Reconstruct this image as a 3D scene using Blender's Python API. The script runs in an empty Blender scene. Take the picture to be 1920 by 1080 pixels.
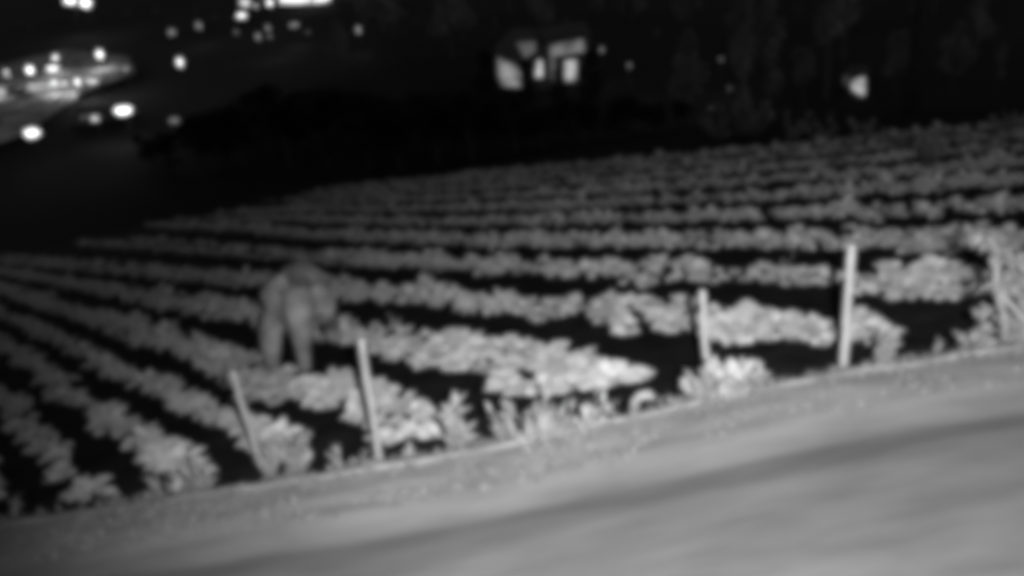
import bpy, bmesh, math, random
from mathutils import Vector, Matrix, noise as mnoise

random.seed(7)
S = bpy.context.scene
C = S.collection

# ------------------------------------------------------------------ camera, world, lights
F = 1600.0                     # focal length in pixels of a 1920 px wide frame
HP = 3.05                      # height of the lens over the field's plane, metres
VALLEY_Z = -26.0

def cam_vec(x, y, z):          # photo axes (right, down, forward) -> camera axes
    return Vector((x, -y, -z))

grav = Vector((390, 3160, F)).normalized()
UPC = -cam_vec(*grav)
FWC = Vector((0, 0, -1))
YC = (FWC - UPC * FWC.dot(UPC)).normalized()
XC = YC.cross(UPC)
ROT = Matrix((XC, YC, UPC))    # camera axes -> world axes
cam_data = bpy.data.cameras.new('night_camera')
cam_data.sensor_width = 36
cam_data.lens = 36 * F / 1920
cam_data.clip_end = 5000
cam = bpy.data.objects.new('night_camera', cam_data)
cam.matrix_world = ROT.to_4x4()
C.objects.link(cam)
S.camera = cam

w = bpy.data.worlds.new('World'); S.world = w; w.use_nodes = True
nt = w.node_tree
sky = nt.nodes.new('ShaderNodeTexSky'); sky.sky_type = 'NISHITA'; sky.sun_disc = False
sky.sun_elevation = math.radians(6); sky.sun_rotation = math.radians(140)
bw = nt.nodes.new('ShaderNodeRGBToBW')
nt.links.new(sky.outputs[0], bw.inputs[0])
nt.links.new(bw.outputs[0], nt.nodes['Background'].inputs[0])
nt.nodes['Background'].inputs[1].default_value = 0.042

moon_d = bpy.data.lights.new('moon', 'SUN'); moon_d.energy = 0.01; moon_d.angle = math.radians(10)
moon = bpy.data.objects.new('moon', moon_d); moon.rotation_euler = (math.radians(50), 0, math.radians(140)); C.objects.link(moon)

def ray(x, y):
    return (ROT @ cam_vec(x - 960, y - 540, F)).normalized()

# the infrared lamp of the camera mast: the light of the whole near scene
ir_d = bpy.data.lights.new('infrared_lamp', 'SPOT')
ir_d.energy = 7700; ir_d.spot_size = math.radians(92); ir_d.spot_blend = 1.0; ir_d.shadow_soft_size = 0.06
ir = bpy.data.objects.new('infrared_lamp', ir_d)
ir.location = ROT @ Vector((0.35, 0.15, 0.25))
ir.rotation_euler = ray(1270, 1180).to_track_quat('-Z', 'Y').to_euler()
C.objects.link(ir)

S.view_settings.view_transform = 'Standard'; S.view_settings.look = 'None'
S.view_settings.exposure = 0; S.view_settings.gamma = 1
S.cycles.pixel_filter_type = 'BLACKMAN_HARRIS'
S.cycles.filter_width = 10.0    # the soft lens of the cheap night camera
S.cycles.max_bounces = 5

# ------------------------------------------------------------------ geometry of the slope
NC = -(cam_vec(.193, 1, 314 / F))
N = (ROT @ NC).normalized()                       # field normal, upward
D = ROT @ cam_vec(-1210, -60, F); D = (D - N * D.dot(N)).normalized()   # along the crop rows, away and left
E = N.cross(D).normalized()                       # across the rows, towards the near left

def at(u, v, h=0.0):                              # field coordinates -> world
    return D * u + E * v + N * (h - HP)

def hit(x, y, h=0.0):                             # photo pixel -> point on the slope (h over it)
    r = ray(x, y)
    return r * (-(HP - h) / r.dot(N))

def uv(p): return p.dot(D), p.dot(E)

def valley(x, y, dz=0.0):
    r = ray(x, y)
    return r * ((VALLEY_Z + dz) / r.z)

def px(p):
    q = ROT.transposed() @ p
    return 960 + F * q.x / -q.z, 540 - F * q.y / -q.z, -q.z

# ------------------------------------------------------------------ materials
def mat(name, base, var=0.25, scale=6.0, rough=0.85, bump=0.0, spec=0.2, detail=6.0, two=None, coord='Object'):
    m = bpy.data.materials.new(name); m.use_nodes = True
    t = m.node_tree; b = t.nodes['Principled BSDF']
    tc = t.nodes.new('ShaderNodeTexCoord'); nz = t.nodes.new('ShaderNodeTexNoise')
    nz.inputs['Scale'].default_value = scale; nz.inputs['Detail'].default_value = detail
    t.links.new(tc.outputs[coord], nz.inputs['Vector'])
    cr = t.nodes.new('ShaderNodeValToRGB')
    lo, hi = base * (1 - var), base * (1 + var)
    cr.color_ramp.elements[0].position = .3; cr.color_ramp.elements[1].position = .7
    cr.color_ramp.elements[0].color = (lo, lo, lo, 1); cr.color_ramp.elements[1].color = (hi, hi, hi, 1)
    t.links.new(nz.outputs['Fac'], cr.inputs[0]); t.links.new(cr.outputs[0], b.inputs['Base Color'])
    b.inputs['Roughness'].default_value = rough
    b.inputs['Specular IOR Level'].default_value = spec
    if bump:
        bp = t.nodes.new('ShaderNodeBump'); bp.inputs['Strength'].default_value = bump; bp.inputs['Distance'].default_value = .05
        t.links.new(nz.outputs['Fac'], bp.inputs['Height']); t.links.new(bp.outputs[0], b.inputs['Normal'])
    return m

def emit(name, strength, base=1.0):
    m = bpy.data.materials.new(name); m.use_nodes = True
    t = m.node_tree; b = t.nodes['Principled BSDF']
    b.inputs['Base Color'].default_value = (.5, .5, .5, 1)
    b.inputs['Emission Color'].default_value = (base, base, base, 1)
    b.inputs['Emission Strength'].default_value = strength
    if 'window' in name or 'glazed' in name:      # curtains and things inside, blotches on the glowing wall panes too
        tc = t.nodes.new('ShaderNodeTexCoord'); nz = t.nodes.new('ShaderNodeTexNoise'); nz.inputs['Scale'].default_value = .9; nz.inputs['Detail'].default_value = 3
        t.links.new(tc.outputs['Object'], nz.inputs['Vector'])
        mr = t.nodes.new('ShaderNodeMapRange'); mr.inputs['From Min'].default_value = .32; mr.inputs['From Max'].default_value = .68
        mr.inputs['To Min'].default_value = strength * .2; mr.inputs['To Max'].default_value = strength * 1.5
        t.links.new(nz.outputs['Fac'], mr.inputs['Value']); t.links.new(mr.outputs[0], b.inputs['Emission Strength'])
    return m

M_soil = mat('wet_dark_soil', .013, .5, 2.0, .95, .5, .05)
M_leaf = [mat('crop_leaf_%d' % i, b, .25, 9.0, .6, 0, .25) for i, b in enumerate((.46, .52, .58))]
M_weed = mat('weed_leaf', .27, .25, 5.0, .7)
M_stake = mat('bare_wood', .36, .15, 12.0, .8)
M_hide = mat('animal_hide', .25, .5, 3.0, .8, .1)
M_belt = mat('unlit_tree_leaf', .03, .4, 1.5, .9, 0, .1)  # tree leaf with the shade of unlit trees put into its colour
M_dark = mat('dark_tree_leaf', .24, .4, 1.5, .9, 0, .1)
M_bark = mat('bark', .08, .3, 8.0, .9, .3)
M_valley = mat('valley_ground', .02, .5, .05, .95)
M_yard = mat('yard_concrete', .4, .75, .35, .9)
M_wall = mat('render_wall', .09, .15, .6, .9)
M_roof = mat('roof_sheet', .06, .3, 1.0, .7)
M_metal = mat('grey_metal', .2, .2, 4.0, .5)
M_pole = mat('dark_painted_metal', .04, .2, 4.0, .6)
M_stone = mat('pale_stone', .2, .45, 7.0, .9, .4)
M_kerb = mat('worn_concrete_kerb', .2, .45, 1.6, .9, .4)
M_lamp = emit('lamp_glow', 1.9)
M_lampdim = emit('dim_lamp_glow', .75)
M_win = emit('lit_window', .55)
M_windim = emit('dim_window', .16)
M_winbright = emit('bright_window', 1.3)

# ------------------------------------------------------------------ object helpers
def obj(name, verts, faces, m, parent=None, smooth=False):
    me = bpy.data.meshes.new(name)
    me.from_pydata([tuple(v) for v in verts], [], faces); me.update()
    for x in (m if isinstance(m, list) else [m]): me.materials.append(x)
    if smooth: me.polygons.foreach_set('use_smooth', [True] * len(me.polygons))
    o = bpy.data.objects.new(name, me); C.objects.link(o)
    if parent: o.parent = parent
    return o

def tag(o, label=None, cat=None, group=None, kind=None):
    if label: o['label'] = label
    if cat: o['category'] = cat
    if group: o['group'] = group
    if kind: o['kind'] = kind
    return o

def thing(name, loc, label, cat, group=None, rot=None):
    o = bpy.data.objects.new(name, None); C.objects.link(o); o.location = loc
    o.empty_display_size = .2
    if rot: o.rotation_euler = rot
    return tag(o, label, cat, group)

class MB:
    def __init__(s): s.v = []; s.f = []
    def box(s, a, b, M=None):
        k = len(s.v)
        for z in (a[2], b[2]):
            for x, y in ((a[0], a[1]), (b[0], a[1]), (b[0], b[1]), (a[0], b[1])):
                p = Vector((x, y, z)); s.v.append(M @ p if M else p)
        s.f += [(k+3, k+2, k+1, k), (k+4, k+5, k+6, k+7)] + [(k+i, k+(i+1) % 4, k+4+(i+1) % 4, k+4+i) for i in range(4)]
    def tube(s, pts, rad, n=8, cap=True):
        k = len(s.v)
        for i, p in enumerate(pts):
            p = Vector(p)
            a = Vector(pts[max(i-1, 0)]); b = Vector(pts[min(i+1, len(pts)-1)])
            t = (b - a).normalized()
            q = t.orthogonal().normalized() if i == 0 else (q - t * q.dot(t)).normalized()
            r2 = t.cross(q)
            for j in range(n):
                an = 2 * math.pi * j / n
                s.v.append(p + (q * math.cos(an) + r2 * math.sin(an)) * rad[i])
        m = len(pts)
        for i in range(m - 1):
            for j in range(n):
                s.f.append((k+i*n+j, k+i*n+(j+1) % n, k+(i+1)*n+(j+1) % n, k+(i+1)*n+j))
        if cap:
            s.f.append(tuple(k+j for j in reversed(range(n)))); s.f.append(tuple(k+(m-1)*n+j for j in range(n)))
    def leaf(s, p, az, el, L, W, droop=.5, up=None):
        # a bent leaf: rib of four points, two wings
        k = len(s.v)
        hd = Vector((math.cos(az), math.sin(az), 0)); sd = Vector((-math.sin(az), math.cos(az), 0))
        q = Vector(p); e = el
        for i, ww in enumerate((.15, .85, 1.0, .55, .05)):
            c = q
            lift = .18 * W * ww
            upv = Vector((0, 0, 1))
            s.v += [c - sd * W * .5 * ww + upv * lift, c, c + sd * W * .5 * ww + upv * lift]
            q = q + (hd * math.cos(e) + upv * math.sin(e)) * L / 4
            e -= droop * .45
        for i in range(4):
            a = k + i * 3
            s.f += [(a, a+1, a+4, a+3), (a+1, a+2, a+5, a+4)]
    def build(s, name, m, parent=None, smooth=False): return obj(name, s.v, s.f, m, parent, smooth)

def ellipse_blob(mb, c, r, seed, n=10, k=7, amp=.25):
    b = len(mb.v)
    for i in range(k + 1):
        th = math.pi * i / k
        for j in range(n):
            ph = 2 * math.pi * j / n
            d = Vector((math.sin(th)*math.cos(ph), math.sin(th)*math.sin(ph), math.cos(th)))
            a = 1 + amp * mnoise.noise(d * 1.7 + Vector((seed * 3.1, 0, 0)))
            mb.v.append(Vector(c) + Vector((d.x*r[0], d.y*r[1], d.z*r[2])) * a)
    for i in range(k):
        for j in range(n):
            mb.f.append((b+i*n+j, b+(i+1)*n+j, b+(i+1)*n+(j+1) % n, b+i*n+(j+1) % n))

# ------------------------------------------------------------------ the crop beds
FUR = [1.1, 0.1, -.78, -1.66, -2.5, -3.5, -5.05, -7.3, -9.5, -11.75, -14.2, -16.7, -19.2, -21.8, -24.5, -27.3, -30.2]
def bend(u, v):                 # far rows bow away along the hill
    k = min(max((-v - 9.3) / 2.5, 0), 1)
    t = min(max(u - 10, 0), 34)
    c = .003 * t * t * k + .11 * max(u - 44, 0) * k
    if -8.4 < v < -5.9: c -= .03 * (u - 7) * (1 - abs(v + 7.3) / 1.2 if abs(v + 7.3) < 1.2 else 0)
    return v - c

def edge_u(v):                  # the kerb line, in row coordinates: u as a function of v
    pts = [(-30, -12), (-8.5, 3.6), (-7.1, 4.8), (-6.1, 5.6), (-3.9, 6.9), (-2.6, 8.1), (-.3, 10.1), (20, 27)]
    for (v0, u0), (v1, u1) in zip(pts, pts[1:]):
        if v0 <= v <= v1: return u0 + (u1 - u0) * (v - v0) / (v1 - v0)
    return 0

def far_ok(x, y):               # the far end of the planted ground, seen in the photo's own outline
    pts = [(-400, 545), (0, 455), (350, 385), (700, 335), (1000, 285), (1300, 245), (1900, 205), (2600, 120)]
    for (x0, y0), (x1, y1) in zip(pts, pts[1:]):
        if x0 <= x <= x1: return y > y0 + (y1 - y0) * (x - x0) / (x1 - x0)
    return False

def beyond(p):                  # metres past the field's far end, about
    X, Y, Z = px(p)
    if Z <= 0: return 0
    lo = 0
    for s in (10, 25, 50, 100):
        if not far_ok(X, Y + s): lo = s
    return lo * Z / F * 2.5

# soil sheet
vs, fs = [], []
us = [-14 + .35 * i for i in range(120)] + [28 + 1.2 * i for i in range(70)]
vv = [6 - .3 * i for i in range(130)] + [-33 - 1.0 * i for i in range(1, 30)]
for u in us:
    for v in vv:
        p = at(u, v)
        h = .05 * mnoise.noise(p * 1.3) + .03 * mnoise.noise(p * 4)
        if u < edge_u(v) + .2: h -= min(.6, (edge_u(v) + .2 - u) * .6)
        q = at(u, v, h)
        if u > 12: q.z = max(VALLEY_Z - 2, q.z - .8 * beyond(q))
        vs.append(q)
nn = len(vv)
for i in range(len(us) - 1):
    for j in range(nn - 1):
        fs.append((i*nn+j, (i+1)*nn+j, (i+1)*nn+j+1, i*nn+j+1))
tag(obj('field_soil', vs, fs, M_soil, None, True), kind='structure')

# plants: positions first
plants = []
for b, (v0, v1) in enumerate(zip(FUR, FUR[1:])):
    s = v0 - v1
    occ = min(.45, .26 * s)
    width = max(.48 * s - occ, .14)
    mid = (v0 + v1) / 2 + occ * .1
    lines = [mid] if s < 1.2 else ([mid - width*.34, mid + width*.34] if s < 1.8 else [mid - width*.36, mid + width*.36])
    for ln, vm in enumerate(lines):
        u = edge_u(vm) + (.35 if vm > -5 else 1.0) + random.random() * .3
        u_end = 52 + 34 * random.random()
        while u < u_end:
            step = .25 if s < 1.2 else .29
            step *= .85 * (1 + max(u - 25, 0) * 0) if u < 25 else 1
            step *= 1 + max(u - 25, 0) * .02
            u += step * random.uniform(.6, 1.5)
            lush = mnoise.noise(Vector((u * .55, b * 7.3 + ln * 2.1, 0))) + .5 * mnoise.noise(Vector((u * 1.9, b * 3.3 + ln * 5.1, 4)))
            if random.random() < .05 - .45 * (lush + .12): continue
            v = bend(u, vm) + random.gauss(0, .075 if s < 1.2 else .15) + .16 * mnoise.noise(Vector((u * .4, b * 2.7, 9)))
            p = at(u, v)
            X, Y, Z = px(p)
            if X < -80 or X > 2000 or Y < 150 or Y > 1150 or not far_ok(X, Y): continue
            sc = random.uniform(.55, 1.25) * (.85 if s < 1.2 else 1.0) * (1 + .5 * lush)
            plants.append((Z, p, sc, b, u))
plants.sort(key=lambda t: t[0])

def plant_mb(mb, origin, sc, n, seed, tall=1.0):
    rg = random.Random(seed)
    ln = Vector((rg.gauss(0, .05), rg.gauss(0, .05), 0))
    for i in range(n):
        t = i / n
        az = i * 2.399 + rg.uniform(-.9, .9)
        el = math.radians(4 + 58 * t + rg.uniform(-18, 18))
        L = sc * (.21 - .08 * t) * rg.choice((.6, .8, 1.0, 1.2, 1.4)) * rg.uniform(.85, 1.15); W = L * rg.uniform(.4, .75)
        r = sc * .07 * (1 - t)
        p = Vector(origin) + ln * t + Vector((math.cos(az) * r, math.sin(az) * r, sc * (.015 + .09 * t * tall)))
        mb.leaf(p, az, el, L, W, rg.uniform(.3, 1.3))

LBL = ['leafy crop plant in the short corner bed at the lower left',
       'leafy crop plant in the lowest left bed beside the corner of the verge',
       'leafy crop plant in the narrow left bed above the lowest dark furrow',
       'leafy crop plant in the narrow bed running to the leftmost stake',
       'leafy crop plant in the bed passing just behind the two left stakes',
       'leafy crop plant in the bed where the animal stands',
       'pale leafy crop plant in the broad bed right behind the animal',
       'pale leafy crop plant in the bed crossing behind the middle stake',
       'leafy crop plant in the third bed beyond the animal, behind the tallest stake',
       'leafy crop plant in the fourth bed beyond the animal']
protos = []
for k in range(9):
    mb = MB(); plant_mb(mb, (0, 0, 0), 1.0, 19 + k % 5, 100 + k)
    o = mb.build('crop_plant', M_leaf[k % 3], None, True); protos.append(o)
used = 0
NEAR = plants[:300]
for i, (Z, p, sc, b, u) in enumerate(NEAR):
    k = random.randrange(len(protos))
    if i < len(protos): k = i; o = protos[k]
    else:
        o = protos[k].copy(); C.objects.link(o)
    o.location = p; o.scale = (sc * 1.08, sc * 1.08, sc * random.uniform(.5, .8)); o.rotation_euler = (random.uniform(-.15, .15), random.uniform(-.15, .15), random.uniform(0, 6.3))
    tag(o, LBL[min(b, 9)], 'crop plant', 'crop plants of bed %s' % ['one', 'two', 'three', 'four', 'five', 'six', 'seven', 'eight', 'nine', 'ten'][min(b, 9)])
mb = MB()
for i, (Z, p, sc, b, u) in enumerate(plants[300:]):
    if Z > 40: plant_mb(mb, p, sc * 1.6, 6, i, .7)
    elif Z > 22: plant_mb(mb, p, sc * 1.2, 8, i, .7)
    else: plant_mb(mb, p, sc * 1.05, 15, i, .7)
tag(mb.build('crop_foliage', M_leaf[1], None, True), 'rows of low leafy crops filling the field beyond the near plants', 'crop rows', kind='stuff')
print('PLANTS', len(plants))

# ------------------------------------------------------------------ road, verge, kerb
HV = .32
EP = [(-700, 1090), (-300, 1030), (0, 985), (260, 948), (530, 905), (840, 858), (1080, 806), (1320, 752), (1560, 705), (1920, 650), (2400, 585)]
EW = [hit(x, y, HV) for x, y in EP]
edge_pts = []
for a, b in zip(EW, EW[1:]):
    n_ = max(2, int((b - a).length / .12))
    edge_pts += [a.lerp(b, i / n_) for i in range(n_)]
edge_pts.append(EW[-1])
for _ in range(12):
    edge_pts = [edge_pts[0]] + [(edge_pts[i-1] + edge_pts[i] * 2 + edge_pts[i+1]) / 4 for i in range(1, len(edge_pts)-1)] + [edge_pts[-1]]
axis = (hit(1920, 650, HV) - hit(0, 985, HV)).normalized()
side = axis.cross(N).normalized()            # from the kerb towards the camera
if side.dot(-edge_pts[len(edge_pts)//2]) < 0: side = -side
ws = [-.5, -.35, -.22, -.12, -.04, 0.0] + [.06 * i for i in range(1, 26)] + [1.5 + .15 * i for i in range(1, 20)] + [4.4 + 1.0 * i for i in range(1, 16)]
vs, fs, uvs = [], [], []
al = 0
for i, e0 in enumerate(edge_pts):
    if i: al += (edge_pts[i] - edge_pts[i-1]).length
    for w_ in ws:
        p = e0 + side * w_
        h = 0
        if w_ < 0: h = -.95 * (-w_) - .02
        else:
            k = max(0, 1 - abs(w_ - .45) / .6)
            h = k * (.03 * mnoise.noise(p * 2) + .014 * mnoise.noise(p * 7)) + .012 * mnoise.noise(p * 1.1)
            h -= .06 * max(0, 1 - abs(w_ - 1.25) / .45)
        vs.append(p + N * h); uvs.append((al, w_))
nn = len(ws)
for i in range(len(edge_pts) - 1):
    for j in range(nn - 1):
        fs.append((i*nn+j, i*nn+j+1, (i+1)*nn+j+1, (i+1)*nn+j))
def road_mat():
    m = bpy.data.materials.new('dusty_road'); m.use_nodes = True
    t = m.node_tree; b = t.nodes['Principled BSDF']; b.inputs['Roughness'].default_value = .9; b.inputs['Specular IOR Level'].default_value = .15
    u = t.nodes.new('ShaderNodeUVMap'); u.uv_map = 'UVMap'
    sx = t.nodes.new('ShaderNodeSeparateXYZ'); t.links.new(u.outputs[0], sx.inputs[0])
    # wear bands across the road, wobbling along it, darkened nearest to offset the lamp
    nz = t.nodes.new('ShaderNodeTexNoise'); nz.inputs['Scale'].default_value = .35; nz.inputs['Detail'].default_value = 3
    t.links.new(u.outputs[0], nz.inputs['Vector'])
    ma = t.nodes.new('ShaderNodeMath'); ma.operation = 'MULTIPLY_ADD'; ma.inputs[1].default_value = .45; ma.inputs[2].default_value = -.22
    t.links.new(nz.outputs['Fac'], ma.inputs[0])
    ad = t.nodes.new('ShaderNodeMath'); ad.operation = 'ADD'
    t.links.new(sx.outputs['Y'], ad.inputs[0]); t.links.new(ma.outputs[0], ad.inputs[1])
    mr = t.nodes.new('ShaderNodeMapRange'); mr.inputs['From Min'].default_value = 0; mr.inputs['From Max'].default_value = 4
    t.links.new(ad.outputs[0], mr.inputs['Value'])
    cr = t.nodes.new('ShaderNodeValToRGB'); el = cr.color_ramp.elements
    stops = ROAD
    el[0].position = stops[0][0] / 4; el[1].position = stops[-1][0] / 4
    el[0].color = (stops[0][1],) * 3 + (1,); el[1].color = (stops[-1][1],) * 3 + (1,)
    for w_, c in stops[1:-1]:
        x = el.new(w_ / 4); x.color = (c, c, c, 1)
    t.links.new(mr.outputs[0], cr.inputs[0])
    # blotches of dry grass, dirt and patches
    mp = t.nodes.new('ShaderNodeMapping'); mp.inputs['Scale'].default_value = (.5, 1.6, 1)
    t.links.new(u.outputs[0], mp.inputs[0])
    n2 = t.nodes.new('ShaderNodeTexNoise'); n2.inputs['Scale'].default_value = 2.2; n2.inputs['Detail'].default_value = 5
    t.links.new(mp.outputs[0], n2.inputs['Vector'])
    c2 = t.nodes.new('ShaderNodeMapRange'); c2.inputs['From Min'].default_value = .3; c2.inputs['From Max'].default_value = .7
    c2.inputs['To Min'].default_value = .8; c2.inputs['To Max'].default_value = 1.2
    t.links.new(n2.outputs['Fac'], c2.inputs['Value'])
    mx = t.nodes.new('ShaderNodeMix'); mx.data_type = 'RGBA'; mx.blend_type = 'MULTIPLY'; mx.inputs['Factor'].default_value = 1
    t.links.new(cr.outputs[0], mx.inputs['A']); t.links.new(c2.outputs[0], mx.inputs['B'])
    t.links.new(mx.outputs['Result'], b.inputs['Base Color'])
    return m
ROAD = [(0, .24), (.25, .23), (.6, .235), (.95, .175), (1.25, .13), (1.7, .115), (2.4, .095), (4, .06)]  # last stops lowered against the lamp's near brightness
def strip(name, lo, hi, m):
    idx = [j for j, w_ in enumerate(ws) if lo <= w_ <= hi]
    k = len(idx); V = []; U = []
    for i in range(len(edge_pts)):
        for j in idx: V.append(vs[i*nn+j]); U.append(uvs[i*nn+j])
    Fc = [(i*k+j, i*k+j+1, (i+1)*k+j+1, (i+1)*k+j) for i in range(len(edge_pts)-1) for j in range(k-1)]
    o = obj(name, V, Fc, m, None, True)
    ul = o.data.uv_layers.new(name='UVMap')
    for lp in o.data.loops: ul.data[lp.index].uv = U[lp.vertex_index]
    return o
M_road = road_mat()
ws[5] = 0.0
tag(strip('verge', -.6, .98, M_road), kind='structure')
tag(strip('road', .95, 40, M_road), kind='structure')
# low kerb along the crest
kv, kf = [], []
for i, e0 in enumerate(edge_pts):
    hh = .035 + .02 * mnoise.noise(e0 * 2.5)
    for (w_, h) in ((-.05, -.06), (-.045, hh), (.05, hh + .004), (.065, -.03)):
        kv.append(e0 + side * (w_ + .012 * mnoise.noise(e0 * 5 + Vector((w_, 0, 0)))) + N * h)
    if i:
        a = (i - 1) * 4
        for j in range(3): kf.append((a+j, a+j+1, a+j+5, a+j+4))
tag(obj('kerb', kv, kf, M_kerb, None, True), kind='structure')

# short grass and dry leaves on the verge
rg = random.Random(11); mb = MB()
for i in range(16000):
    k = rg.randrange(4, len(edge_pts) - 4); w_ = -.12 + 1.0 * rg.random() ** 1.5
    p = edge_pts[k] + side * w_ + axis * rg.uniform(-.06, .06)
    if mnoise.noise(p * 2.2) + .6 * mnoise.noise(p * 6) < rg.uniform(-.35, .45): continue
    L = rg.uniform(.03, .085) * (1.4 if w_ < .1 else 1)
    mb.leaf(p - N * .01, rg.uniform(0, 6.28), math.radians(rg.uniform(5, 75)), L, L * rg.uniform(.2, .5), rg.uniform(.2, .9))
tag(mb.build('verge_grass', mat('dry_grass', .15, .15, 6.0, .8), None, True), 'short dry grass and leaves scattered along the verge', 'grass', kind='stuff')

# ------------------------------------------------------------------ stakes
def pole_between(bx, by, tx, ty, h=0.0):
    b = hit(bx, by, h); r = ray(tx, ty)
    # point of the sight line closest to the vertical through the base
    zz = Vector((0, 0, 1)); n1 = r.cross(zz)
    n2 = zz.cross(n1)
    t = b.dot(n2) / r.dot(n2)
    return b, r * t

def stake(bx, by, tx, ty, rad, label, h=0.0):
    b, t = pole_between(bx, by, tx, ty, h)
    d = t - b
    rg = random.Random(bx)
    pts, rr = [-d.normalized() * .25], [rad * 1.05]
    for i in range(9):
        k = i / 8
        j = Vector((rg.uniform(-1, 1), rg.uniform(-1, 1), 0)) * rad * .18
        pts.append(d * k + j); rr.append(rad * (1.08 - .2 * k) * rg.uniform(.93, 1.07))
    pts.append(d * 1.012); rr.append(rad * .55)
    mb = MB(); mb.tube(pts, rr, 9)
    o = mb.build('wooden_stake', M_stake, None, True); o.location = b
    print('STAKE', d.length)
    return tag(o, label, 'stake', 'pale wooden stakes along the field edge')
stake(492, 880, 436, 697, .036, 'pale wooden stake leaning left, the most tilted and furthest left of the four')
stake(712, 862, 677, 637, .04, 'pale wooden stake leaning slightly left, in front of the animal to its right')
stake(1328, 740, 1317, 548, .036, 'pale upright wooden stake rising out of the blocky pale bush')
stake(1580, 712, 1597, 462, .04, 'tallest pale wooden stake, leaning right beside the bare dark furrow end')

# ------------------------------------------------------------------ weeds and edge plants
M_bush = mat('bush_leaf', .29, .2, 5.0, .7)
def weed(x, y, hp, wp, n, label, name='weed', cat='weed', h=.2, wide=.3, m=None, el=(35, 85), group=None):
    b = hit(x, y, h); Z = px(b)[2]
    H = .95 * hp * Z / F; Wd = wp * Z / F
    rg = random.Random(int(x * 7 + y))
    mb = MB()
    stems = []
    for i in range(max(4, n // 7)):
        a = Vector((rg.gauss(0, .3) * Wd, rg.gauss(0, .3) * Wd, H * rg.uniform(.5, .95)))
        c = Vector((a.x * .55, a.y * .55, a.z * .35)); z0 = Vector((0, 0, -.06))
        mb.tube([z0, c, a], [.009, .007, .003], 5); stems.append((z0, c, a))
    for i in range(int(n * 2.2)):
        az = rg.uniform(0, 6.28); k = rg.random() ** .8
        z0, c, a = rg.choice(stems)
        p = z0.lerp(c, k * 2) if k < .5 else c.lerp(a, k * 2 - 1)
        L = H * rg.uniform(.2, .42)
        mb.leaf(p, az, math.radians(rg.uniform(*el)), L, L * wide * rg.uniform(.7, 1.3), rg.uniform(.1, .8))
    o = mb.build(name, m or (M_weed if name == 'weed' else M_bush), None, True); o.location = b
    return tag(o, label, cat, group)
weed(300, 938, 70, 34, 14, 'thin spiky weed at the end of the wide dark furrow, lower left', wide=.22, el=(60, 90))
weed(392, 922, 85, 60, 40, 'upright leafy weed left of the most tilted stake')
weed(345, 935, 40, 60, 26, 'low weed between the spiky weed and the upright leafy one')
weed(505, 895, 60, 90, 60, 'spreading weed wrapped round the foot of the most tilted stake')
weed(560, 878, 80, 85, 46, 'broad leafy weed right of the most tilted stake', wide=.5)
weed(640, 880, 45, 70, 34, 'low weed left of the second stake foot')
weed(760, 868, 45, 60, 30, 'low tuft right of the second stake foot')
weed(868, 842, 100, 66, 60, 'pale weed with a rounded top at the verge right of the second stake')
weed(952, 836, 78, 54, 74, 'tall pointed weed on the verge in the middle of the field edge', wide=.25, el=(55, 88))
weed(1035, 838, 95, 150, 190, 'bright clump of feathery grass on the verge crest', name='grass_clump', cat='grass clump', wide=.16)
weed(1105, 818, 78, 90, 60, 'soft weed beside the bright feathery clump', wide=.35)
weed(1255, 775, 34, 60, 24, 'tiny weed right of the pale curled stalk')
weed(1350, 765, 96, 84, 190, 'blocky pale bush grown round the third stake', name='bush', cat='bush', wide=.5)
weed(1402, 757, 88, 40, 100, 'narrow pale bush standing close beside the third stake bush', name='bush', cat='bush', wide=.45)
weed(1440, 752, 30, 50, 20, 'low weed at the right foot of the pale bushes')
weed(1660, 690, 92, 36, 26, 'slim weed with a leafy head right of the tallest stake', wide=.4)
weed(1625, 705, 24, 50, 20, 'small flat weed at the kerb right of the tallest stake')
weed(1745, 680, 34, 110, 40, 'low spreading weed before the tall leafy plant')
weed(1830, 668, 66, 74, 60, 'round leafy weed at the left foot of the tall leafy plant', wide=.5)
weed(1906, 655, 80, 34, 34, 'upright weed at the right foot of the tall leafy plant', wide=.3, el=(60, 90))
weed(20, 985, 45, 80, 34, 'ragged weed at the lower left corner of the field')
weed(120, 968, 34, 90, 34, 'flat weed on the crest near the lower left corner')
weed(220, 952, 34, 80, 30, 'flat weed on the crest before the wide dark furrow')

# the curled pale stalk
b = hit(1188, 800, .25); Zb = px(b)[2]; q = Zb / F
rt = (ROT @ Vector((1, 0, 0))); upw = Vector((0, 0, 1))
mb = MB(); mb.tube([Vector((0, 0, -.05)), upw*q*30 + rt*q*1, upw*q*58 + rt*q*5, upw*q*70 + rt*q*16, upw*q*72 + rt*q*30, upw*q*64 + rt*q*44],
                   [q*8, q*8, q*8.5, q*9, q*9.5, q*5], 9)
o = mb.build('curled_stalk', M_stone, None, True); o.location = b
tag(o, 'pale thick stalk curling over to the right at the verge', 'stalk')

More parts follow.
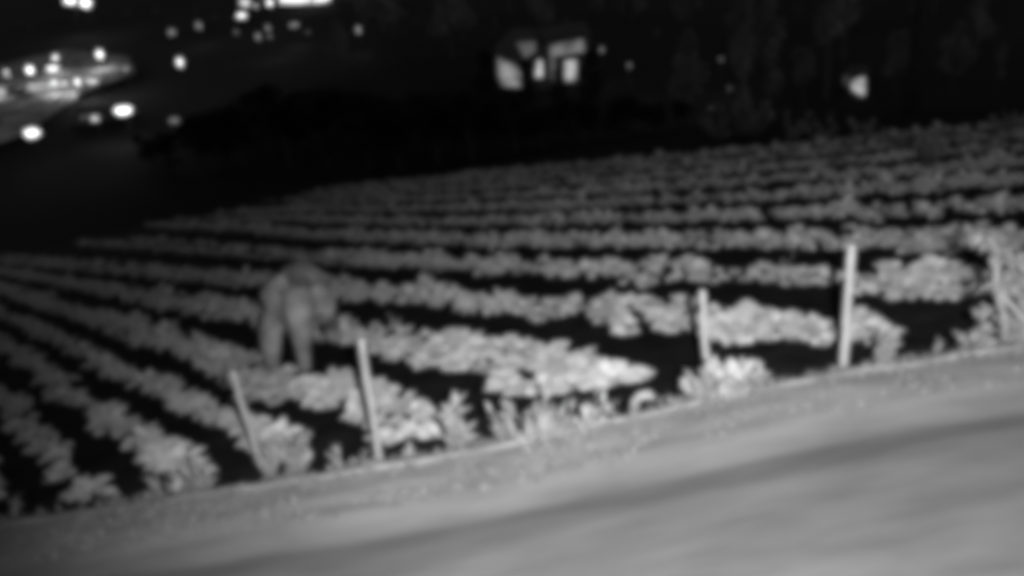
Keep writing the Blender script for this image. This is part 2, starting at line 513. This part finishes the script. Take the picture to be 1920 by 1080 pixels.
# the tall leafy plant at the right border
b, t = pole_between(1882, 668, 1862, 438, .2); d = t - b; Zb = px(b)[2]; q = Zb / F
root = thing('tall_plant', b, 'tall leafy plant with a thick stem at the right end of the kerb', 'plant')
mb = MB(); mb.tube([Vector((0, 0, -.1)), d*.3 + rt*q*9, d*.6 - rt*q*3, d*.85 + rt*q*5, d*.98 - rt*q*6], [q*7, q*8, q*7, q*6, q*3], 8)
mb.tube([rt*q*34 + Vector((0, 0, -.1)), rt*q*36 + upw*q*40, rt*q*28 + upw*q*78, d*.55], [q*7, q*7, q*6, q*5], 8)
M_tall = mat('tall_plant_leaf', .24, .3, 6.0, .7)
mb.build('stem', M_tall, root, True)
rg = random.Random(5); mb = MB()
for k, sx, n_, Lp, sp in ((.97, -16, 20, 34, 14), (.86, 2, 12, 30, 9), (.8, 32, 16, 42, 11), (.6, 10, 14, 34, 14), (.5, 38, 14, 38, 9), (.36, -26, 16, 34, 11), (.3, 30, 12, 30, 9), (.12, 0, 26, 34, 26)):
    for i in range(n_):
        p = d * k + rt * q * (sx + rg.gauss(0, sp)) + Vector((0, 0, rg.gauss(0, sp) * q * .6)) + Vector((0, rg.gauss(0, 10) * q, 0))
        L = Lp * q * rg.uniform(.5, 1)
        mb.leaf(p, rg.uniform(0, 6.28), math.radians(rg.uniform(-20, 60)), L, L * .5, rg.uniform(.3, 1))
mb.build('foliage', M_tall, root, True)

# stones and scraps on the verge
def stone(x, y, wp, hp, label, name='stone', cat='stone', h=HV, m=None):
    b = hit(x, y, h); q = px(b)[2] / F
    mb = MB(); ellipse_blob(mb, (0, 0, hp * q * .3), (wp*q*.5, wp*q*.38, hp*q*.5), x)
    o = mb.build(name, m or M_stone, None, True); o.location = b
    return tag(o, label, cat)
stone(1550, 716, 24, 24, 'small round pale stone just left of the tallest stake foot', h=.25)

# ------------------------------------------------------------------ the animal in the field
def animal():
    base = hit(566, 688, .02)
    root = thing('animal', base, 'bulky hunched grey figure standing among the crop rows behind the two left stakes', 'animal')
    mb = MB()
    def limb(pts):
        P_ = [Vector(p[:3]) for p in pts]; R_ = [p[3] for p in pts]
        mb.tube([P_[0] + (P_[0] - P_[1]).normalized() * R_[0] * .6] + P_ + [P_[-1] + (P_[-1] - P_[-2]).normalized() * R_[-1] * .6],
                [R_[0] * .5] + R_ + [R_[-1] * .5], 16)
    def disc(c, r, ang, lean):
        k0 = len(mb.v); ellipse_blob(mb, (0, 0, 0), r, 3, 16, 10, .08)
        M = Matrix.Translation(Vector(c)) @ Matrix.Rotation(ang, 4, 'Z') @ Matrix.Rotation(lean, 4, 'Y')
        for i in range(k0, len(mb.v)): mb.v[i] = M @ mb.v[i]
    limb([(.12, .05, .98, .34), (.08, .3, .9, .44), (.06, .6, .9, .46), (.06, .9, .92, .43), (.06, 1.15, .88, .32)])        # trunk of the body
    limb([(.17, .1, 1.2, .22), (.14, .4, 1.24, .17), (.12, .7, 1.26, .13), (.1, .95, 1.16, .13)])                              # spine
    disc((.22, -.08, 1.16), (.25, .25, .29), 0, 0)                                                                             # skull
    disc((.13, -.12, 1.27), (.13, .14, .14), 0, 0); disc((.31, -.12, 1.26), (.13, .14, .14), 0, 0)                            # twin forehead bumps
    limb([(.24, -.18, 1.08, .24), (.22, -.28, .9, .2), (.2, -.31, .7, .15), (.16, -.27, .46, .12), (.13, -.22, .25, .105), (.09, -.16, .06, .1)])   # proboscis
    disc((.06, -.2, .84), (.1, .1, .15), 0, .2); disc((.37, -.2, .84), (.1, .1, .15), 0, -.2)                                # cheeks
    disc((-.12, .0, 1.36), (.13, .06, .34), -.25, .85); disc((.55, .06, 1.04), (.14, .06, .33), .35, -.12)                    # ears
    disc((-.2, .04, 1.14), (.12, .06, .2), -.25, .3)
    limb([(-.24, .14, .86, .2), (-.34, .04, .6, .18), (-.38, .0, .38, .155), (-.41, .0, .2, .12), (-.42, .0, .0, .11)])
    limb([(.4, .35, .75, .2), (.42, .6, .5, .17), (.4, .78, .24, .13), (.38, .82, .0, .13)])
    limb([(-.22, 1.0, .75, .22), (-.26, 1.0, .45, .17), (-.3, 1.1, .2, .13), (-.3, 1.1, .0, .14)])
    limb([(.32, 1.05, .75, .22), (.32, 1.1, .45, .17), (.3, 1.25, .2, .13), (.3, 1.25, .0, .14)])
    limb([(.06, 1.42, 1.0, .04), (.06, 1.5, .8, .03), (.06, 1.5, .5, .04)])
    tmp = mb.build('body_draft', M_hide)
    rm = tmp.modifiers.new('join', 'REMESH'); rm.mode = 'VOXEL'; rm.voxel_size = .03; rm.use_smooth_shade = True
    sm = tmp.modifiers.new('soft', 'SMOOTH'); sm.iterations = 8; sm.factor = .5
    dg = bpy.context.evaluated_depsgraph_get(); dg.update()
    me = bpy.data.meshes.new_from_object(tmp.evaluated_get(dg)); me.name = 'body'
    bpy.data.objects.remove(tmp)
    me.materials.clear(); me.materials.append(M_hide)
    me.polygons.foreach_set('use_smooth', [True] * len(me.polygons))
    o = bpy.data.objects.new('body', me); C.objects.link(o); o.parent = root
animal()

# ------------------------------------------------------------------ valley and its lights
vs, fs = [], []
G = 46
for i in range(G + 1):
    for j in range(G + 1):
        x = -900 + 1800 * i / G; y = -100 + 2600 * (j / G) ** 1.6
        vs.append(Vector((x, y, VALLEY_Z + 1.2 * mnoise.noise(Vector((x, y, 0)) * .01) - (3 if y < 40 else 0) + max(0, y - 500) * .06)))
for i in range(G):
    for j in range(G):
        a = i * (G + 1) + j; fs.append((a, a + G + 1, a + G + 2, a + 1))
tag(obj('valley_ground', vs, fs, M_valley, None, True), kind='structure')

def zground(x, y):              # the higher of field and valley
    zf = -(N.x * x + N.y * y + HP) / N.z
    return max(zf, VALLEY_Z)

# paved yard below, lit by its own lamps
yard = [(-160, 140), (0, 122), (120, 92), (240, 106), (252, 130), (160, 162), (105, 200), (50, 240), (0, 258), (-160, 300)]
yp = [valley(x, y, 1.5) for x, y in yard]
tag(obj('paved_yard', yp + [p - Vector((0, 0, .6)) for p in yp], [tuple(range(len(yp)))[::-1]] + [(i, (i+1) % len(yp), len(yp)+(i+1) % len(yp), len(yp)+i) for i in range(len(yp))], M_yard), kind='structure')

def lamp(x, y, r_px, label, bright=True, hgt=4.0, power=0, group='street lamps of the town below', R=None, m=None, name='street_lamp'):
    r = ray(x, y)
    p = valley(x, y, hgt) if R is None else r * R
    g = zground(p.x, p.y) if R is not None else VALLEY_Z
    q = p.length / F
    root = thing(name, (p.x, p.y, g - .3), label, 'street lamp', group)
    H = p.z - g + .3
    mb = MB(); mb.tube([(0, .25, 0), (0, .25, H * .5), (0, .25, H + .1), (0, .12, H + .3), (0, 0, H + .25)], [.06, .05, .04, .035, .035], 6)
    mb.build('pole', M_pole, root, True)
    mb = MB(); kx = (math.sin(x * 12.9) * .5 + .5); ky = math.sin(x * 7.7 + y) * .5 + .5
    ellipse_blob(mb, (0, 0, H), (r_px * q * (.45 + 1.1 * kx * kx), r_px * q * .6, r_px * q * (.4 + .5 * ky)), x, 12, 8, .5)
    mb.build('lamp_head', m or (M_lamp if bright else M_lampdim), root, True)
    if power:
        ld = bpy.data.lights.new('lamp_light', 'POINT'); ld.energy = power; ld.shadow_soft_size = .3
        lo = bpy.data.objects.new('lamp_light', ld); C.objects.link(lo); lo.parent = root; lo.location = (0, -1.2, H - r_px * q - .2)
    return root
G1 = 'lamps round the lit yard'
for x, y, r_, pw in ((12, 136, 4.5, 150), (56, 131, 7, 200), (104, 108, 5.5, 200), (99, 128, 6, 200), (187, 101, 6.5, 200), (236, 129, 3.5, 100)):
    lamp(x, y, r_, 'glowing lamp along the far side of the lit yard, upper left', True, 4, pw, G1, m=None if r_ > 5 else M_lampdim)
for x, y, r_, pw in ((101, 155, 5, 120), (121, 155, 4, 60), (145, 153, 6, 150), (163, 151, 5.5, 120), (175, 152, 5, 100)):
    lamp(x, y, r_, 'glowing lamp in the close line along the near rim of the lit yard', r_ > 5.5, 3, pw, 'lamps along the near rim of the yard')
lamp(60, 249, 8, 'bright lamp alone at the lower left of the dark valley, below the yard', True, 4, 20)
lamp(231, 207, 9, 'brightest lamp below the yard, with a glow on the wall beside it', True, 4, 110)
lamp(178, 222, 6, 'dim lamp just left of the brightest lamp below the yard', False, 3, 30)
lamp(326, 226, 6, 'faint wide lamp right of the brightest lamp below the yard', False, 3, 5, m=M_windim)
lamp(337, 116, 8, 'bright lamp alone in the dark right of the lit yard', True, 6, 10)
lamp(453, 29, 8, 'bright lamp under the long lit windows at the top edge', True, 6, 20)
lamp(459, 5, 7, 'lamp at the very top edge above the bright lamp', False, 6)
lamp(480, 11, 5, 'weak lamp between two bright ones at the top edge', False, 6, m=M_win)
lamp(506, 5, 9, 'large bright lamp at the top edge just left of the long lit windows', True, 6, 20)
lamp(132, 0, 13, 'large flood lamp at the top edge, left one of the glaring pair', True, 8, 200, name='flood_lamp')
lamp(160, 5, 12, 'large flood lamp at the top edge, right one of the glaring pair', True, 8, 200, name='flood_lamp')
M_faint = emit('faint_glow', .1); M_weak = emit('weak_glow', .28)
for x, y, r_, m_, lb in ((502, 52, 6, M_weak, 'weak light hanging below the large bright lamp at the top'), (484, 69, 6, M_weak, 'weak light lower left of two under the large bright lamp'),
        (443, 60, 5, M_faint, 'faint light under the bright lamp at upper left'), (506, 68, 5, M_faint, 'faint light right of the lower weak light'),
        (552, 46, 6, M_faint, 'faint broad light below the long lit windows'), (577, 60, 5, M_faint, 'faint small light right of the broad one below the long lit windows'),
        (672, 55, 6, M_weak, 'weak lone light in the dark upper middle'), (322, 60, 5, M_faint, 'faint light above the lone bright lamp right of the yard'),
        (372, 46, 7, emit('very_faint_glow', .04), 'very faint broad glow under the upper left trees'),
        (1128, 93, 6, M_faint, 'faint lamp right of the lit house'), (1180, 122, 7, emit('barely_glow', .025), 'barely lit patch right of the lit house'),
        (1166, 184, 6, M_faint, 'faint lamp at the lower right of the lit house'), (1352, 111, 5, M_faint, 'faint light beside the tall pale trunk'),
        (1368, 165, 6, emit('glimmer', .03), 'glimmer at the right of the dark trees near the pale trunk'), (1333, 203, 5, emit('small_glimmer', .045), 'small glimmer at the far field end')):
    lamp(x, y, r_, lb, False, 4, {552: 60, 672: 40, 372: 60, 1180: 25, 1128: 20, 1352: 20, 1368: 15, 322: 25, 506: 40}.get(x, 0), m=m_)

# facades: photo outlines carried to a vertical wall at its real distance
def facade_frame(x, y):
    o_ = valley(x, y); fwd = Vector((o_.x, o_.y, 0)).normalized()
    def pt(X, Y, push=0.0):
        r = ray(X, Y)
        return r * ((o_.dot(fwd) + push) / r.dot(fwd))
    return o_, fwd, pt
def slab(front, fwd, depth):
    n_ = len(front); V = list(front) + [p + fwd * depth for p in front]
    return V, [tuple(range(n_)), tuple(range(2*n_-1, n_-1, -1))] + [(i, n_+i, n_+(i+1) % n_, (i+1) % n_) for i in range(n_)]
def house(name, bx, by, outline, wins, label, cat, depth=6, roof=None):
    o_, fwd, pt = facade_frame(bx, by)
    root = thing(name, o_, label, cat)
    def part(nm, pts, m, dep, push):
        V, Fc = slab([pt(x, y, push) - o_ for x, y in pts], fwd, dep)
        return obj(nm, V, Fc, m, root)
    part('wall', outline, M_wall, depth, 0)
    if roof: part('roof', roof, M_roof, depth + 1.2, -.6)
    for pts, m in wins: part('window', pts, m, .12, -.1)  # also the panes whose glow stands for lit wall and frame
    return root
house('lit_house', 1015, 172, [(918, 172), (926, 108), (962, 70), (1012, 74), (1022, 84), (1106, 68), (1110, 160), (1020, 172)],
      [([(934, 160), (982, 163), (976, 138), (966, 124), (934, 108)], emit('glazed_porch_low', .2)),  # glowing pane standing for the lit gable wall
       ([(934, 159), (968, 161), (960, 136), (936, 138)], emit('glazed_porch_bright', .3)),  # second pane puts in the wall's brighter lower left
       ([(968, 80), (1003, 78), (1004, 98), (984, 108)], emit('upper_window', .07)),
       ([(1004, 145), (1018, 145), (1016, 114), (1008, 114)], emit('narrow_door_window', .6)),
       ([(1032, 106), (1096, 96), (1092, 74), (1032, 86)], emit('lit_lintel_as_window', .17)),  # lamplight on the porch frame, put in as a glowing pane
       ([(1031, 148), (1042, 150), (1042, 106), (1031, 107)], emit('lit_jamb_as_window', .06)),  # likewise the lit left side of the frame
       ([(1058, 152), (1080, 150), (1080, 112), (1060, 114)], emit('door_window', .45))],
      'house with glowing gable wall, porch frame and bright doors beyond the field', 'house', 6,
      [(1012, 72), (1020, 84), (1108, 68), (1100, 60)])
house('long_building', 575, 14, [(515, 14), (515, -40), (670, -60), (670, 6)],
      [([(526, 7), (582, 5), (582, -12), (526, -10)], M_winbright), ([(586, 5), (618, 1), (618, -16), (586, -12)], M_winbright)],
      'long building with bright windows cut by the top edge', 'building', 8)
house('shed', 20, 204, [(-60, 206), (-60, 160), (56, 172), (56, 196)],
      [([(-40, 200), (52, 192), (52, 182), (-40, 180)], emit('lit_shed_wall_as_window', .35)), ([(-40, 174), (10, 178), (10, 166), (-40, 160)], emit('shed_upper_window', .5))],  # lower strip glows in place of lamplight on the wall
      'low shed with a glowing wall strip at the left edge of the yard', 'shed', 5)
house('gatehouse', 10, 250, [(-60, 254), (-60, 228), (24, 230), (24, 250)], [([(-40, 247), (22, 245), (22, 236), (-40, 236)], emit('gate_window', .28))],
      'small lit hut at the left edge below the yard', 'hut', 4)
house('hut', 196, 232, [(140, 236), (140, 208), (214, 206), (270, 214), (270, 234)], [([(150, 224), (172, 222), (172, 216), (150, 217)], emit('hut_window', .05))],
      'dark hut lit from its side by the brightest lamp', 'hut', 4)
# the lamp on the right, an angular lit hut front
house('cabin', 1608, 186, [(1588, 186), (1588, 138), (1628, 136), (1628, 186)],
      [([(1621, 184), (1621, 145), (1600, 152), (1595, 163), (1604, 172)], emit('cabin_window', .55)), ([(1582, 160), (1590, 160), (1590, 142), (1582, 142)], emit('cabin_side_window', .02))],
      'small cabin with one bright angular window at the upper right', 'cabin', 3)

# ------------------------------------------------------------------ trees
def tree_meshes(seed, slim=1.0):
    rg = random.Random(seed)
    t = MB(); t.tube([(0, 0, -.06), (.01, 0, .2), (-.01, .01, .45), (.01, 0, .8)], [.035, .026, .02, .006], 7)
    cl = []
    for i in range(9):
        z = rg.uniform(.3, .9); a = rg.uniform(0, 6.28); rr = rg.uniform(.08, .26) * slim * (1.15 - z * .7)
        c = Vector((math.cos(a) * rr, math.sin(a) * rr, z)); cl.append((c, rg.uniform(.11, .19) * (1.25 - z * .6)))
        t.tube([(0, 0, z * .62), c * .6 + Vector((0, 0, z * .3)), c], [.012, .008, .004], 5)
    cl.append((Vector((0, 0, .93)), .08)); cl.append((Vector((0, 0, .7)), .16))
    c_ = MB()
    for c, r in cl:
        for i in range(70):
            d = Vector((rg.gauss(0, 1), rg.gauss(0, 1), rg.gauss(0, 1))).normalized() * r * rg.uniform(.5, 1.05)
            c_.leaf(c + d, rg.uniform(0, 6.28), rg.uniform(-.6, .9), .07, .045, .5)
    return t, c_
TM = []; CR = {}
def tree(x, ytop, R, variant, label, wide=1.0, group=None, m=None):
    r = ray(x, ytop)
    hz = math.hypot(r.x, r.y); p = r * (R / hz)
    g = zground(p.x, p.y); H = max(p.z - g, 2.0)
    root = thing('tree', (p.x, p.y, g), label, 'tree', group)
    while len(TM) <= variant: TM.append(None)
    if TM[variant] is None:
        t, c_ = tree_meshes(50 + variant)
        TM[variant] = (t.build('trunk', M_bark, root, True), c_.build('crown', M_dark, root))
    else:
        for o in TM[variant]:
            k = o.copy(); C.objects.link(k); k.parent = root
            if m and 'crown' in k.name:                  # leaf colour darkened for unlit trees, on the same shape
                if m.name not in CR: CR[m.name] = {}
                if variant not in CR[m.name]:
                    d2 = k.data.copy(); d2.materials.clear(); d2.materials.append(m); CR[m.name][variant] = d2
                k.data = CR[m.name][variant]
    root.scale = (H * wide, H * wide, H); root.rotation_euler = (0, 0, x * .37)
    return root
rgt = random.Random(3)
GT = 'dark trees beyond the field'
for i, (x, y, R) in enumerate(((1290, 60, 70), (1440, 30, 64), (1510, 90, 60), (1690, 60, 56), (1800, 40, 54), (1880, 80, 50), (1560, -40, 90))):
    tree(x, y, R, (i + 1) % 4, 'tall dark tree closing the view at the upper right', rgt.uniform(.6, .9), 'tall dark trees at the upper right')
for i, (x, y, R) in enumerate(((40, 40, 270), (240, 22, 250), (290, 12, 240), (200, 40, 260), (370, 30, 230), (410, 62, 210), (60, 62, 255), (760, 40, 170), (860, 60, 150), (1180, -30, 140))):
    tree(x, y, R, i % 4, 'distant dark tree among the lights of the town', rgt.uniform(.9, 1.4), 'distant trees in the town')
tr = tree(1392, 50, 46, 2, 'pale lit slender tree standing at the upper right field end', .45)
for i in range(26):
    x = 610 + i * 50 + rgt.uniform(-22, 22)
    tree(x, rgt.uniform(-130, -10) if i % 3 else rgt.uniform(10, 70), 128 + (i % 4) * 11 - max(0, x - 1200) * .05, i % 4, 'dim tall tree in the wood behind the lit house', rgt.uniform(.55, .9), 'wood behind the lit house')
for i in range(44):  # dense and black so the unlit ground reads as a dark mass
    x = 250 + i * 24 + rgt.uniform(-14, 14)
    base = (262 - (x - 250) * .42) if x < 480 else (168 + (x - 480) * .03)
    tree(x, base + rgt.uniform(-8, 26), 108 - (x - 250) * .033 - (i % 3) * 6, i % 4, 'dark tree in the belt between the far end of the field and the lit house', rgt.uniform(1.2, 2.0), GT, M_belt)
for x, y, R in ((908, 96, 90), (984, 112, 90), (1046, 126, 90), (1104, 92, 90)):
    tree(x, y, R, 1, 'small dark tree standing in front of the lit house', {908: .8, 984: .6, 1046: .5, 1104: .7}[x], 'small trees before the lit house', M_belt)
# bare pole
r = ray(1731, -30); hz = math.hypot(r.x, r.y); p = r * (42 / hz); g = zground(p.x, p.y)
mb = MB(); mb.tube([(0, 0, -.3), (0, 0, (p.z - g) * .5), (0, 0, p.z - g + 1)], [.34, .3, .27], 9)
o = mb.build('utility_pole', mat('dark_pole', .035, .3, 3.0), None, True); o.location = (p.x, p.y, g)
tag(o, 'faint tall pole rising through the dark at the upper right', 'pole')

M_scrub = mat('scrub_leaf', .16, .3, 3.0, .8)
# scrub at the far right end of the field
for i, (x, y, h_, w_) in enumerate(((1345, 262, 62, 90), (1405, 256, 72, 100), (1480, 262, 46, 90), (1550, 262, 40, 80), (1630, 266, 44, 80), (1740, 320, 74, 60), (1850, 290, 40, 90), (1905, 250, 44, 70), (1690, 280, 40, 60), (1585, 300, 36, 60), (1470, 300, 34, 60))):
    weed(x, y, h_, w_, 46, 'shaggy scrub bush at the upper right end of the field', 'bush', 'bush', 0, .5, M_scrub, group='scrub at the upper right field end')
weed(1156, 392, 56, 30, 16, 'single tall shoot sticking out of the upper crop rows', h=0, wide=.3)
weed(1362, 462, 36, 26, 14, 'small shoot above the crop row left of the tallest stake', h=0, wide=.3)
weed(1470, 508, 34, 24, 14, 'small pointed shoot in the crop row between the two right stakes', h=0, wide=.3)
weed(745, 620, 40, 36, 14, 'upright shoot in the crop row right of the animal', h=0, wide=.35)
